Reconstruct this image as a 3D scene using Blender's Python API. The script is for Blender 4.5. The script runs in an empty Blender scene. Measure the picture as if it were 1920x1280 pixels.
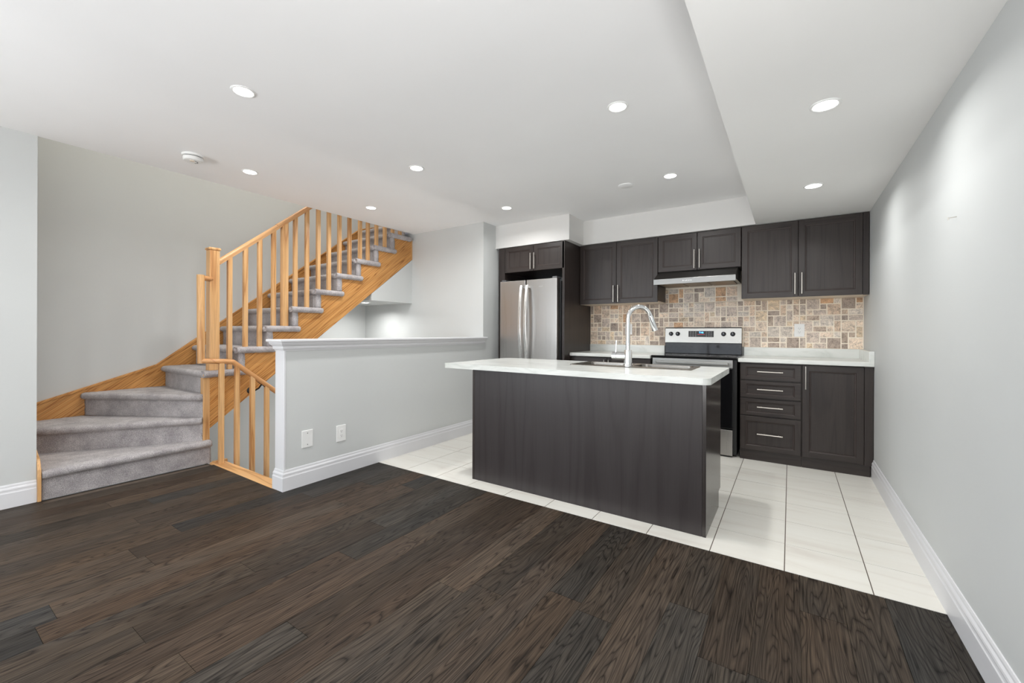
import bpy, bmesh, math, random
from mathutils import Vector, Matrix
random.seed(11)
SC = bpy.context.scene
COL = SC.collection
PI = math.pi

# ------------------------------------------------------------------ camera, world, light, exposure
yaw, roll = math.radians(33.66960501), math.radians(0.21301248)
FPX, CY0, CAM_H = 783.04562568, -17.32889809, 1.137
Rv = Vector((math.cos(yaw)*math.cos(roll), math.sin(yaw)*math.cos(roll), math.sin(roll)))
Uv = Vector((-math.cos(yaw)*math.sin(roll), -math.sin(yaw)*math.sin(roll), math.cos(roll)))
Fv = Vector((-math.sin(yaw), math.cos(yaw), 0))
cd = bpy.data.cameras.new('camera'); cam = bpy.data.objects.new('camera', cd); COL.objects.link(cam)
M = Matrix.Identity(4)
for i in range(3):
    M[i][0], M[i][1], M[i][2] = Rv[i], Uv[i], -Fv[i]
M[2][3] = CAM_H
cam.matrix_world = M
cd.sensor_fit = 'HORIZONTAL'; cd.sensor_width = 36.0; cd.lens = FPX/1920*36.0
cd.shift_y = CY0/1920
cd.clip_start = 0.02; cd.clip_end = 100
SC.camera = cam

SC.view_settings.view_transform = 'Standard'
SC.view_settings.look = 'None'
SC.view_settings.gamma = 1.0
SC.view_settings.use_curve_mapping = False
SC.view_settings.exposure = 0.22
SC.cycles.max_bounces = 10
SC.cycles.diffuse_bounces = 7
SC.cycles.glossy_bounces = 5
SC.cycles.sample_clamp_indirect = 6.0
SC.cycles.use_denoising = True
SC.cycles.caustics_reflective = False
SC.cycles.caustics_refractive = False

W = bpy.data.worlds.new('world'); SC.world = W; W.use_nodes = True
bgn = W.node_tree.nodes['Background']
bgn.inputs[0].default_value = (0.80, 0.88, 1.0, 1); bgn.inputs[1].default_value = 1.6

def area(name, loc, rot, sx, sy, watts, col=(1, 1, 1), shape='RECTANGLE', spread=PI):
    d = bpy.data.lights.new(name, 'AREA'); d.shape = shape; d.size = sx
    if shape in ('RECTANGLE', 'ELLIPSE'): d.size_y = sy
    d.energy = watts; d.color = col; d.spread = spread
    o = bpy.data.objects.new(name, d); COL.objects.link(o); o.location = loc; o.rotation_euler = rot
    return o
# daylight by the rear windows, plus added fill from either side
area('daylight_patio', (-2.55, -4.93, 1.15), (PI/2 + .12, 0, 0), 2.7, 2.0, 10, (0.92, 0.96, 1.0))
area('daylight_window', (-0.30, -4.93, 1.45), (PI/2 + .12, 0, 0), 1.2, 1.3, 14, (0.92, 0.96, 1.0))
area('side_fill_right', (0.50, -0.75, 1.35), (PI/2, 0, PI/2), 2.3, 1.4, 16, (0.95, 0.97, 1.0))  # added to light the knee and stub walls
area('side_fill_left', (-4.12, -2.70, 1.35), (PI/2, 0, -PI/2), 2.6, 1.4, 108, (0.82, 0.91, 1.0))  # added to light the right wall
# uplights added inside the room to brighten the ceiling
area('ceiling_fill', (-2.0, -4.50, 0.16), (PI/2 + 1.50, 0, 0), 3.4, 0.9, 225, (1.0, 0.985, 0.96))
area('ceiling_fill_right', (0.40, -0.75, 0.80), (PI/2 + .95, 0, PI/2), 2.3, 0.5, 50, (1.0, 0.99, 0.97))
area('ceiling_fill_left', (-4.02, -2.70, 0.80), (PI/2 + .95, 0, -PI/2), 2.6, 0.5, 30, (1.0, 0.99, 0.97))
# hall lamp of the storey above, over the stairwell
area('upstairs_lamp', (-4.3, 2.2, 5.0), (0, 0, 0), 0.9, 0.9, 48, (1.0, 0.94, 0.84))
bl = bpy.data.lights.new('basement_fill', 'POINT'); bl.energy = 48; bl.shadow_soft_size = .15; bl.color = (1.0, .98, .92)  # added fill that lifts the wall under the stairs, no fixture
blo = bpy.data.objects.new('basement_fill', bl); COL.objects.link(blo); blo.location = (-3.75, 3.2, -1.3)
LED_W, LED_COL = 6.6, (1.0, 1.0, 0.985)

# ------------------------------------------------------------------ small helpers
def srgb(r, g, b):
    f = lambda c: (c/255/12.92) if c/255 <= 0.04045 else ((c/255+0.055)/1.055)**2.4
    return (f(r), f(g), f(b), 1.0)

ORG = {}
def prop(o, label=None, cat=None, group=None, kind=None):
    if label: o['label'] = label
    if cat: o['category'] = cat
    if group: o['group'] = group
    if kind: o['kind'] = kind
    return o

def thing(name, loc, label, cat, group=None):
    o = bpy.data.objects.new(name, None); COL.objects.link(o); o.location = loc
    o.empty_display_size = 0.05
    ORG[o] = Vector(loc)
    return prop(o, label, cat, group)

class MB:
    def __init__(s): s.v = []; s.f = []; s.m = []; s.uv = None; s.col = None
    def add(s, vs, fs, m=0):
        n = len(s.v); s.v += [tuple(p) for p in vs]
        for f in fs: s.f.append(tuple(n+i for i in f)); s.m.append(m)
        return s
    def box(s, x0, x1, y0, y1, z0, z1, m=0):
        if x0 > x1: x0, x1 = x1, x0
        if y0 > y1: y0, y1 = y1, y0
        if z0 > z1: z0, z1 = z1, z0
        vs = [(x0,y0,z0),(x1,y0,z0),(x1,y1,z0),(x0,y1,z0),(x0,y0,z1),(x1,y0,z1),(x1,y1,z1),(x0,y1,z1)]
        return s.add(vs, [(0,3,2,1),(4,5,6,7),(0,1,5,4),(1,2,6,5),(2,3,7,6),(3,0,4,7)], m)
    def prism(s, poly, axis, a, b, m=0):
        """poly of 2-D points in the plane across axis; X -> (y,z), Y -> (x,z), Z -> (x,y)"""
        def p3(p, t):
            return (t, p[0], p[1]) if axis == 'X' else ((p[0], t, p[1]) if axis == 'Y' else (p[0], p[1], t))
        n = len(poly)
        vs = [p3(p, a) for p in poly] + [p3(p, b) for p in poly]
        fs = [tuple(range(n-1, -1, -1)), tuple(range(n, 2*n))]
        fs += [(i, (i+1) % n, n+(i+1) % n, n+i) for i in range(n)]
        return s.add(vs, fs, m)
    def tube(s, path, r, n=12, m=0, caps=True, sx=1.0, up=None):
        P = [Vector(p) for p in path]; k = len(P)
        rs = r if isinstance(r, (list, tuple)) else [r]*k
        u = None; vs = []
        for i in range(k):
            t = (P[min(i+1, k-1)] - P[max(i-1, 0)]).normalized()
            if u is None:
                u = Vector(up) if up else (Vector((0, 0, 1)) if abs(t.z) < .9 else Vector((1, 0, 0)))
            u = (u - t*u.dot(t)).normalized(); w = t.cross(u)
            # keep mitres full width
            sc = 1.0
            if 0 < i < k-1:
                a = (P[i]-P[i-1]).normalized(); b = (P[i+1]-P[i]).normalized()
                c = a.dot(b); sc = 1/max(math.sqrt((1+c)/2), .5)
            bend = None
            if sc > 1.01:
                bend = ((P[i+1]-P[i]).normalized() - (P[i]-P[i-1]).normalized()).normalized()
            for j in range(n):
                an = 2*PI*j/n
                off = u*math.cos(an)*rs[i] + w*math.sin(an)*rs[i]*sx
                if bend is not None: off += bend*off.dot(bend)*(sc-1)
                vs.append(P[i]+off)
        fs = [(i*n+j, i*n+(j+1) % n, (i+1)*n+(j+1) % n, (i+1)*n+j) for i in range(k-1) for j in range(n)]
        if caps: fs += [tuple(range(n-1, -1, -1)), tuple(range((k-1)*n, k*n))]
        return s.add(vs, fs, m)
    def lathe(s, prof, c, axis='Z', n=32, m=0):
        """prof: list of (r, t) along axis from c"""
        vs = []; k = len(prof)
        for r, t in prof:
            for j in range(n):
                a = 2*PI*j/n; x, y = r*math.cos(a), r*math.sin(a)
                p = (x, y, t) if axis == 'Z' else ((x, t, y) if axis == 'Y' else (t, x, y))
                vs.append((c[0]+p[0], c[1]+p[1], c[2]+p[2]))
        fs = [(i*n+j, i*n+(j+1) % n, (i+1)*n+(j+1) % n, (i+1)*n+j) for i in range(k-1) for j in range(n)]
        fs += [tuple(range(n-1, -1, -1)), tuple(range((k-1)*n, k*n))]
        return s.add(vs, fs, m)
    def build(s, name, mats, parent=None, org=None, bev=0, seg=2, smooth=False, ang=35, clean=False):
        o_ = ORG[parent] if parent is not None else Vector(org if org else (0, 0, 0))
        me = bpy.data.meshes.new(name)
        me.from_pydata([(p[0]-o_.x, p[1]-o_.y, p[2]-o_.z) for p in s.v], [], s.f)
        if not isinstance(mats, (list, tuple)): mats = [mats]
        for mt in mats: me.materials.append(mt)
        for p, mi in zip(me.polygons, s.m): p.material_index = mi
        if s.uv:
            L = me.uv_layers.new(name='UVMap'); i = 0
            for p in me.polygons:
                for li in p.loop_indices:
                    L.data[li].uv = s.uv[me.loops[li].vertex_index]
        if s.col:
            A = me.color_attributes.new('tone', 'FLOAT_COLOR', 'POINT')
            for i, c in enumerate(s.col): A.data[i].color = c
        bm = bmesh.new(); bm.from_mesh(me)
        if clean: bmesh.ops.remove_doubles(bm, verts=bm.verts, dist=1e-5)
        bmesh.ops.recalc_face_normals(bm, faces=bm.faces)
        bm.to_mesh(me); bm.free()
        if smooth:
            for p in me.polygons: p.use_smooth = True
            me.set_sharp_from_angle(angle=math.radians(ang))
        o = bpy.data.objects.new(name, me); COL.objects.link(o)
        if parent is not None: o.parent = parent
        else: o.location = o_
        ORG[o] = o_
        if bev:
            b = o.modifiers.new('bevel', 'BEVEL'); b.width = bev; b.segments = seg; b.limit_method = 'ANGLE'; b.angle_limit = math.radians(40)
            b.harden_normals = False
        return o

def structure(name, mb, mat, **k):
    o = mb.build(name, mat, **k); o['kind'] = 'structure'; return o

# ------------------------------------------------------------------ materials
def new_mat(name):
    m = bpy.data.materials.new(name); m.use_nodes = True
    nt = m.node_tree; b = nt.nodes['Principled BSDF']
    return m, nt, b
def nd(nt, t, **k):
    n = nt.nodes.new(t)
    for a, v in k.items(): setattr(n, a, v)
    return n
def ramp(nt, src, stops, interp='LINEAR'):
    r = nd(nt, 'ShaderNodeValToRGB'); r.color_ramp.interpolation = interp
    e = r.color_ramp.elements
    while len(e) < len(stops): e.new(0.5)
    for el, (p, c) in zip(e, stops): el.position = p; el.color = c if len(c) == 4 else (*c, 1)
    nt.links.new(src, r.inputs[0]); return r
def mapping(nt, vec, scale=(1, 1, 1), loc=(0, 0, 0), rot=(0, 0, 0)):
    m = nd(nt, 'ShaderNodeMapping'); m.inputs['Scale'].default_value = scale
    m.inputs['Location'].default_value = loc; m.inputs['Rotation'].default_value = rot
    nt.links.new(vec, m.inputs[0]); return m.outputs[0]
def noise(nt, vec, scale, detail=2, rough=.5, dist=0):
    n = nd(nt, 'ShaderNodeTexNoise'); n.inputs['Scale'].default_value = scale
    n.inputs['Detail'].default_value = detail; n.inputs['Roughness'].default_value = rough
    n.inputs['Distortion'].default_value = dist
    if vec is not None: nt.links.new(vec, n.inputs['Vector'])
    return n.outputs['Fac']
def math_(nt, op, a, b=None, c=None):
    n = nd(nt, 'ShaderNodeMath', operation=op)
    for i, x in enumerate((a, b, c)):
        if x is None: continue
        if isinstance(x, (int, float)): n.inputs[i].default_value = x
        else: nt.links.new(x, n.inputs[i])
    return n.outputs[0]
def mix(nt, fac, a, b, blend='MIX'):
    n = nd(nt, 'ShaderNodeMix', data_type='RGBA', blend_type=blend)
    for k, x in ((0, fac), (6, a), (7, b)):
        if isinstance(x, (int, float)): n.inputs[k].default_value = x
        elif isinstance(x, tuple): n.inputs[k].default_value = x if len(x) == 4 else (*x, 1)
        else: nt.links.new(x, n.inputs[k])
    return n.outputs[2]
def bump(nt, b, h, strength, dist=.01):
    n = nd(nt, 'ShaderNodeBump'); n.inputs['Strength'].default_value = strength; n.inputs['Distance'].default_value = dist
    nt.links.new(h, n.inputs['Height']); nt.links.new(n.outputs[0], b.inputs['Normal'])
def objco(nt): return nd(nt, 'ShaderNodeTexCoord').outputs['Object']

def paint(name, col, rough=.6, tex=0.03):
    m, nt, b = new_mat(name)
    b.inputs['Roughness'].default_value = rough; b.inputs['Specular IOR Level'].default_value = .35
    v = objco(nt)
    n = noise(nt, v, 1.3, 3)
    c2 = tuple(x*.965 for x in col[:3])
    r = ramp(nt, n, [(.3, c2), (.7, col[:3])]); nt.links.new(r.outputs[0], b.inputs['Base Color'])
    if tex: bump(nt, b, noise(nt, v, 260, 2), tex, .002)
    return m
def plain(name, col, rough=.5, metal=0, spec=.5, em=0, coat=0):
    m, nt, b = new_mat(name); b.inputs['Base Color'].default_value = col
    b.inputs['Roughness'].default_value = rough; b.inputs['Metallic'].default_value = metal
    b.inputs['Specular IOR Level'].default_value = spec; b.inputs['Coat Weight'].default_value = coat
    n = noise(nt, objco(nt), 40, 2)
    r = ramp(nt, n, [(.3, (max(rough-.03, 0),)*3), (.7, (rough+.03,)*3)]); nt.links.new(r.outputs[0], b.inputs['Roughness'])
    if em: b.inputs['Emission Color'].default_value = col; b.inputs['Emission Strength'].default_value = em
    return m

def wood(name, cols, axis, rough=.4, rings=11, across=7.0, along=.55, rot=(0, 0, 0), pore=.5, bumps=.12, spec=.4, fine=170):
    """cols: dark, mid, light; axis: grain direction"""
    m, nt, b = new_mat(name)
    v = objco(nt)
    if any(rot): v = mapping(nt, v, rot=rot)
    k = {'X': 0, 'Y': 1, 'Z': 2}[axis]
    rnd = nd(nt, 'ShaderNodeObjectInfo').outputs['Random']
    off = nd(nt, 'ShaderNodeCombineXYZ')
    for i in range(3): nt.links.new(math_(nt, 'MULTIPLY', rnd, 7.3+3*i), off.inputs[i])
    va = nd(nt, 'ShaderNodeVectorMath', operation='ADD'); nt.links.new(v, va.inputs[0]); nt.links.new(off.outputs[0], va.inputs[1])
    v = va.outputs[0]
    s1 = [across]*3; s1[k] = along
    n1 = noise(nt, mapping(nt, v, s1), 1.0, 2.5, .45, .25)
    tri = math_(nt, 'PINGPONG', math_(nt, 'MULTIPLY', n1, rings), .5)
    tri = math_(nt, 'MULTIPLY', tri, 2)
    s2 = [fine]*3; s2[k] = 3.5
    n2 = noise(nt, mapping(nt, v, s2), 1.0, 3, .6)
    r1 = ramp(nt, tri, [(0, cols[0]), (.28, cols[1]), (1, cols[2])])
    r2 = ramp(nt, n2, [(.36, (1-pore,)*3), (.56, (1, 1, 1))])
    c = mix(nt, 1.0, r1.outputs[0], r2.outputs[0], 'MULTIPLY')
    nt.links.new(c, b.inputs['Base Color'])
    b.inputs['Roughness'].default_value = rough; b.inputs['Specular IOR Level'].default_value = spec
    if bumps: bump(nt, b, n2, bumps, .002)
    return m

WALL = paint('wall_paint', (.588, .602, .598))
STAIRWALL = WALL
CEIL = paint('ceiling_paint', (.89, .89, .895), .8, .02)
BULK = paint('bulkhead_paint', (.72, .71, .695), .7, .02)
CEIL2 = paint('dropped_ceiling_lighter', (.91, .905, .895), .8, .02)  # slightly lighter than the main ceiling
TRIM = paint('trim_paint', (.70, .70, .72), .35, 0)
WHITE = plain('white_plastic', (.80, .80, .79, 1), .35)
oakc = [srgb(178, 126, 78), srgb(208, 161, 108), srgb(216, 172, 122)]
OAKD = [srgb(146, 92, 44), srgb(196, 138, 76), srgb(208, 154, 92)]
OAK_Z = wood('oak_vertical', oakc, 'Z', .38, 5, 9, .5, pore=.22)
OAK_Y = wood('oak_lengthwise', oakc, 'Y', .38, 5, 9, .5, pore=.22)
OAK_X = wood('oak_crosswise', [srgb(190, 138, 86), srgb(222, 172, 116), srgb(228, 182, 128)], 'X', .38, 4, 8, .5, pore=.15)
SL = math.atan(.785)
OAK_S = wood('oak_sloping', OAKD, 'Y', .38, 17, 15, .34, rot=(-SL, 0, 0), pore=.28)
OAK_R = wood('oak_rail', [srgb(180, 128, 82), srgb(206, 156, 108), srgb(212, 164, 116)], 'Y', .33, 4, 9, .5, rot=(-SL, 0, 0), pore=.15)
OAK_D = wood('oak_rail_down', [srgb(168, 116, 70), srgb(194, 140, 90), srgb(202, 150, 100)], 'Y', .33, 4, 9, .5, rot=(SL, 0, 0), pore=.15)
dk = [(.023, .0165, .0145), (.033, .0245, .0215), (.036, .027, .024)]
dk2 = [(.024, .017, .015), (.035, .026, .0228), (.038, .029, .0255)]
DARK_Z = wood('stained_oak_vertical', dk, 'Z', .38, 9, 5, .3, pore=.2, bumps=.1, fine=150)
DARK_X = wood('stained_oak_crosswise', dk2, 'X', .38, 9, 5, .3, pore=.2, bumps=.1, fine=150)
DARKP = wood('stained_oak_panel', [(.026, .0205, .0205), (.033, .027, .027), (.036, .030, .030)], 'Z', .36, 11, 3.2, .20, pore=.10, bumps=.1, fine=120)
DARKG = wood('stained_oak_glossy', [(.024, .019, .0175), (.032, .0262, .0245), (.035, .029, .027)], 'Z', .2, 9, 5, .3, pore=.15, bumps=.05, fine=150, spec=.6)
BEAD = plain('worn_stain_bead', (.030, .0185, .0155, 1), .45)
DARKE = plain('dark_edge', (.012, .011, .011, 1), .5)
CREAM = plain('cream_melamine', srgb(222, 208, 190), .4)
BLACK = plain('black_gloss', (.006, .006, .007, 1), .08)
BLACKM = plain('black_matte', (.01, .01, .01, 1), .5)
GREYP = plain('grey_plastic', (.10, .10, .105, 1), .4)
CHROME = plain('chrome', (.86, .87, .88, 1), .06, 1)
NICKEL = plain('brushed_nickel', (.58, .545, .50, 1), .36, 1)

def steel(name, col, rough, axis):
    m, nt, b = new_mat(name)
    v = objco(nt); s = [300.0]*3; s['XYZ'.index(axis)] = .6
    n = noise(nt, mapping(nt, v, s), 1.0, 2)
    c = ramp(nt, n, [(.3, tuple(x*.97 for x in col)), (.7, col)]); nt.links.new(c.outputs[0], b.inputs['Base Color'])
    r = ramp(nt, n, [(.3, (rough-.02,)*3), (.7, (rough+.02,)*3)]); nt.links.new(r.outputs[0], b.inputs['Roughness'])
    b.inputs['Metallic'].default_value = 1; b.inputs['Anisotropic'].default_value = .1
    return m
STEEL_Z = steel('stainless_vertical', (.46, .445, .43), .29, 'Z')
STEEL_X = steel('stainless_crosswise', (.40, .395, .375), .34, 'X')
STEEL_K = steel('stainless_hood', (.24, .238, .23), .33, 'X')
STEEL_S = steel('stainless_sink', (.23, .215, .195), .28, 'X')
STEEL_H = steel('stainless_bright', (.74, .74, .73), .26, 'Z')

def carpet_mat():
    m, nt, b = new_mat('grey_carpet')
    v = objco(nt)
    n = noise(nt, v, 230, 4, .75); n2 = noise(nt, v, 8, 4, .65); n3 = noise(nt, v, 80, 2)
    c = ramp(nt, n, [(.30, srgb(116, 111, 113)), (.5, srgb(182, 177, 178)), (.70, srgb(224, 220, 219))])
    d = ramp(nt, n2, [(.33, (.68, .67, .68)), (.62, (1, 1, 1))])
    nt.links.new(mix(nt, 1, c.outputs[0], d.outputs[0], 'MULTIPLY'), b.inputs['Base Color'])
    b.inputs['Roughness'].default_value = .95; b.inputs['Specular IOR Level'].default_value = .1
    b.inputs['Sheen Weight'].default_value = .25
    bump(nt, b, math_(nt, 'ADD', n, math_(nt, 'MULTIPLY', n3, .8)), .7, .006)
    return m
CARPET = carpet_mat()

def floor_mat():
    m, nt, b = new_mat('dark_oak_planks')
    uv = nd(nt, 'ShaderNodeUVMap'); uv.uv_map = 'UVMap'; uv = uv.outputs[0]
    at = nd(nt, 'ShaderNodeVertexColor'); at.layer_name = 'tone'; tone = at.outputs[0]
    n1 = noise(nt, mapping(nt, uv, (.78, 9.0, 1)), 1.0, 2.4, .5, .35)
    tri = math_(nt, 'MULTIPLY', math_(nt, 'PINGPONG', math_(nt, 'MULTIPLY', n1, 25), .5), 2)
    n2 = noise(nt, mapping(nt, uv, (5, 230, 1)), 1.0, 3, .6)
    n3 = noise(nt, mapping(nt, uv, (1.2, 5, 1)), 1.0, 2)
    base = ramp(nt, tri, [(0, (.33, .32, .32)), (.14, (.70, .69, .68)), (.34, (1.0, 1.0, .99)), (1, (1.26, 1.25, 1.22))])
    pore = ramp(nt, n2, [(.35, (.62, .62, .62)), (.5, (1, 1, 1)), (.68, (1.28, 1.27, 1.25))])
    c = mix(nt, 1, base.outputs[0], pore.outputs[0], 'MULTIPLY')
    n4 = noise(nt, mapping(nt, uv, (2.2, 115, 1)), 1.0, 3, .6, .4)
    c = mix(nt, 1, c, ramp(nt, n4, [(.33, (.62, .61, .60)), (.46, (1, 1, 1)), (.66, (1.25, 1.24, 1.22))]).outputs[0], 'MULTIPLY')
    hue = ramp(nt, n3, [(.3, (.92, .98, 1.05)), (.7, (1.06, 1.0, .94))])
    c = mix(nt, 1, c, hue.outputs[0], 'MULTIPLY')
    c = mix(nt, 1, c, tone, 'MULTIPLY')
    nt.links.new(c, b.inputs['Base Color'])
    r = ramp(nt, n2, [(.3, (.50,)*3), (.7, (.40,)*3)]); nt.links.new(r.outputs[0], b.inputs['Roughness'])
    b.inputs['Specular IOR Level'].default_value = .07
    bump(nt, b, n2, .15, .002)
    return m
FLOOR = floor_mat()

def floortile_mat():
    m, nt, b = new_mat('cream_floor_tile')
    uv = nd(nt, 'ShaderNodeUVMap'); uv.uv_map = 'UVMap'; uv = uv.outputs[0]
    n1 = noise(nt, mapping(nt, uv, (1.8, 13, 1)), 1.0, 4, .5, .7)
    c = ramp(nt, n1, [(.3, srgb(217, 212, 204)), (.44, srgb(225, 222, 214)), (.7, srgb(229, 227, 220))])
    nt.links.new(c.outputs[0], b.inputs['Base Color'])
    b.inputs['Roughness'].default_value = .32; b.inputs['Specular IOR Level'].default_value = .4
    return m
FTILE = floortile_mat()
GROUT = plain('dark_grout', srgb(92, 80, 70), .9)

def stone_mat():
    m, nt, b = new_mat('tumbled_travertine')
    at = nd(nt, 'ShaderNodeVertexColor'); at.layer_name = 'tone'; tone = at.outputs[0]
    v = objco(nt)
    n = noise(nt, v, 21, 10, .78, .9); n2 = noise(nt, v, 110, 4, .75, .4)
    c = ramp(nt, n, [(.35, (.38, .36, .35)), (.44, (.78, .77, .76)), (.53, (1.03, 1.02, 1.01)), (.66, (1.26, 1.25, 1.23))])
    p = ramp(nt, n2, [(.34, (.55, .52, .50)), (.48, (1, 1, 1)), (.66, (1.12, 1.12, 1.1))])
    x = mix(nt, 1, c.outputs[0], p.outputs[0], 'MULTIPLY')
    nt.links.new(mix(nt, 1, x, tone, 'MULTIPLY'), b.inputs['Base Color'])
    b.inputs['Roughness'].default_value = .5
    bump(nt, b, n2, .25, .003)
    return m
STONE = stone_mat()
CGROUT = plain('cream_grout', srgb(246, 234, 217), .85)

def counter_mat():
    m, nt, b = new_mat('white_marble_laminate')
    v = objco(nt)
    n = noise(nt, mapping(nt, v, (2, 7, 7), rot=(0, 0, .3)), 1.2, 6, .62, 1.4)
    c = ramp(nt, n, [(.3, srgb(194, 197, 192)), (.5, srgb(215, 217, 213)), (.7, srgb(222, 223, 220))])
    nt.links.new(c.outputs[0], b.inputs['Base Color'])
    b.inputs['Roughness'].default_value = .22; b.inputs['Specular IOR Level'].default_value = .5
    return m
COUNTER = counter_mat()
FILTER = plain('grease_filter', (.30, .25, .19, 1), .45, .8)
LENS = plain('led_lens', (1.0, .99, .96, 1), .4, em=9.0)
BLUE = plain('blue_digits', (.10, .45, 1.0, 1), .4, em=3.0)
RED = plain('red_legend', (.6, .03, .06, 1), .4, em=.5)
LEGEND = plain('grey_legend', (.5, .5, .5, 1), .5)
GLASS, _nt, _b = new_mat('window_glass')
_b.inputs['Transmission Weight'].default_value = 1; _b.inputs['Roughness'].default_value = 0; _b.inputs['IOR'].default_value = 1.05

# ------------------------------------------------------------------ key planes (metres)
ZC, ZD = 2.431, 2.155          # main ceiling, dropped ceiling
XR, XRB = .549, .534           # right wall, its baseboard front
YK, YT = 4.87, 4.86            # kitchen back wall, tile face
YW = 2.388                     # wood / tile seam
XH0, XH1 = -3.108, -2.998      # knee wall faces
YH = 1.575                     # knee wall near end
YB = 3.889                     # wall at the far end of the stairwell
XS = -4.19                     # face of the outer stringer
XL = -5.165                    # far wall of the stairs
XST = -4.17                    # stub wall face
YST = .56
YREAR = -5.0
RISE, RUN = .1985, .249
UZ = 2.779                     # upper floor

# ------------------------------------------------------------------ shell
# wooden floor, one board at a time in one mesh
fl = MB(); fl.uv = []; fl.col = []
JO = {}
def row_of(x): return int(math.floor((x - .036)/.1525))
for xa, y in [(-2.64, .73), (-2.5, .379), (-2.03, .529), (-1.72, .577), (-1.57, .876), (-2.18, .972), (-1.11, 1.479), (-.64, 1.578), (-.18, 1.588)]:
    JO.setdefault(row_of(xa), []).append(y)
tones = [(.054, .0385, .0285), (.045, .0360, .0288), (.040, .0350, .0302), (.060, .0440, .0325), (.036, .0328, .0298), (.050, .0380, .0292), (.043, .0330, .0258)]
for r in range(-29, 4):
    x0 = .036 + r*.1525; x1 = x0 + .1525
    x0c, x1c = max(x0, -4.32), min(x1, XR)
    if x1c - x0c < .01: continue
    yend = YW if x0 > XH1-.10 else (1.555 if x0 > -4.2 else .56)
    if x0 < -4.2: yend = .58
    js = sorted(JO.get(r, []))
    cuts = [YREAR]
    y = YREAR + random.uniform(.3, 1.6)
    lim = (js[0] - .7) if js else 99
    while y < min(lim, yend - .25):
        cuts.append(y); y += random.uniform(.9, 1.9)
    if js:
        for j in js: cuts.append(j)
        y = js[-1] + random.uniform(1.0, 1.7)
        while y < yend-.25: cuts.append(y); y += random.uniform(1.0, 1.7)
    cuts.append(yend)
    for a, b_ in zip(cuts[:-1], cuts[1:]):
        g = .0007
        n0 = len(fl.v)
        fl.box(x0c+g, x1c-g, a+g, b_-g, -.012, 0)
        t = random.choice(tones); k = random.uniform(.82, 1.18)
        ou, ov = random.uniform(0, 40), random.uniform(0, 40)
        for vtx in fl.v[n0:]:
            fl.uv.append((vtx[1]+ou, vtx[0]-x0+ov)); fl.col.append((t[0]*k, t[1]*k, t[2]*k, 1))
structure('floor', fl, FLOOR)
# tiled kitchen floor
ft = MB(); ft.uv = []
P = .3275
for i in range(-11, 3):
    for j in range(0, 9):
        x0 = -.02 + i*P; x1 = x0+P; y0 = YW + (j*P - (0 if j == 0 else .018)); y1 = YW + ((j+1)*P - .018)
        x0, x1, y1 = max(x0, XH1), min(x1, XR), min(y1, YK)
        if x1-x0 < .02 or y1-y0 < .02: continue
        n0 = len(ft.v); gx, gy = .0022, .0017
        ft.box(x0+gx, x1-gx, y0+gy, y1-gy, -.01, .0005)
        ou, ov = random.uniform(0, 30), random.uniform(0, 30)
        for vtx in ft.v[n0:]: ft.uv.append((vtx[0]+ou, vtx[1]-y0+ov))
structure('floor_tiles', ft, FTILE)
sub = MB()
sub.box(-4.32, XR, YREAR, 1.556, -.2, -.0125)
sub.box(XH0, XR, 1.556, YK, -.2, -.0035 - .009)
structure('floor_slab', sub, GROUT)
gr = MB(); gr.box(XH1, XR, YW+.002, YK, -.0125, -.0022); structure('floor_grout', gr, GROUT)

# ceiling
ce = MB()
ce.box(-4.18, XR+.1, YST, YK+.1, ZC, UZ)
ce.box(-4.40, XR+.1, YREAR-.1, YST, ZC, UZ)
structure('ceiling', ce, CEIL)
cdp = MB(); cdp.box(-.272, XR+.01, YREAR-.05, YK+.05, ZD, ZC+.02)
structure('ceiling_drop', cdp, CEIL2)
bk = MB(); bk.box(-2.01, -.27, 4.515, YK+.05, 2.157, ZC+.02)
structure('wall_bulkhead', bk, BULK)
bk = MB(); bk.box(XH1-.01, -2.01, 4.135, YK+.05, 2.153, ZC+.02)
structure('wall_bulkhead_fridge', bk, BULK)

def wbox(name, *a, mat=WALL):
    return structure(name, MB().box(*a), mat)
def holed(name, x0, x1, y0, y1, z1, hy0, hy1, hz0, hz1, n):
    m_ = MB()
    m_.box(x0, x1, y0, hy0, -.2, z1).box(x0, x1, hy1, y1, -.2, z1).box(x0, x1, hy0, hy1, -.2, hz0).box(x0, x1, hy0, hy1, hz1, z1)
    structure(name, m_, WALL)
    f = MB(); w = .05; xc = (x0+x1)/2
    f.box(xc-.03, xc+.03, hy0, hy1, hz0, hz0+w).box(xc-.03, xc+.03, hy0, hy1, hz1-w, hz1)
    for y in (hy0, (hy0+hy1)/2-w/2, hy1-w): f.box(xc-.03, xc+.03, y, y+w, hz0+w, hz1-w)
    wn = structure('window_%d' % n, f, TRIM, bev=.004)  # side windows are made up, out of view, added for side light
    MB().box(xc-.003, xc+.003, hy0+w, hy1-w, hz0+w, hz1-w).build('pane', GLASS, wn)
holed('wall_right', XR, XR+.12, YREAR-.1, YK+.1, ZC+.1, -1.95, .45, .65, 2.05, 3)
wbox('wall_back', XH1-.1, XR+.1, YK, YK+.12, -.2, ZC+.1)
wbox('wall_side', XH0, XH1, YB+.119, YK+.1, -.2, ZC+.1)
holed('wall_stub', -4.32, XST, YREAR-.1, YST, ZC+.05, -4.0, -1.4, .65, 2.05, 4)
wbox('wall_knee', XH0, XH1, YH+.012, YB-.0005, -2.6, 1.064)
wbox('wall_stairwell_end', XL-.1, XH1, YB, YB+.12, -2.6, ZC+.02)
wbox('wall_stairwell_far', XL-.12, XL, .4, 5.0, -2.6, 5.2)
wbox('wall_stairwell_front', XL-.1, -4.19, .40, YST-.005, -2.6, 5.2)
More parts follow.
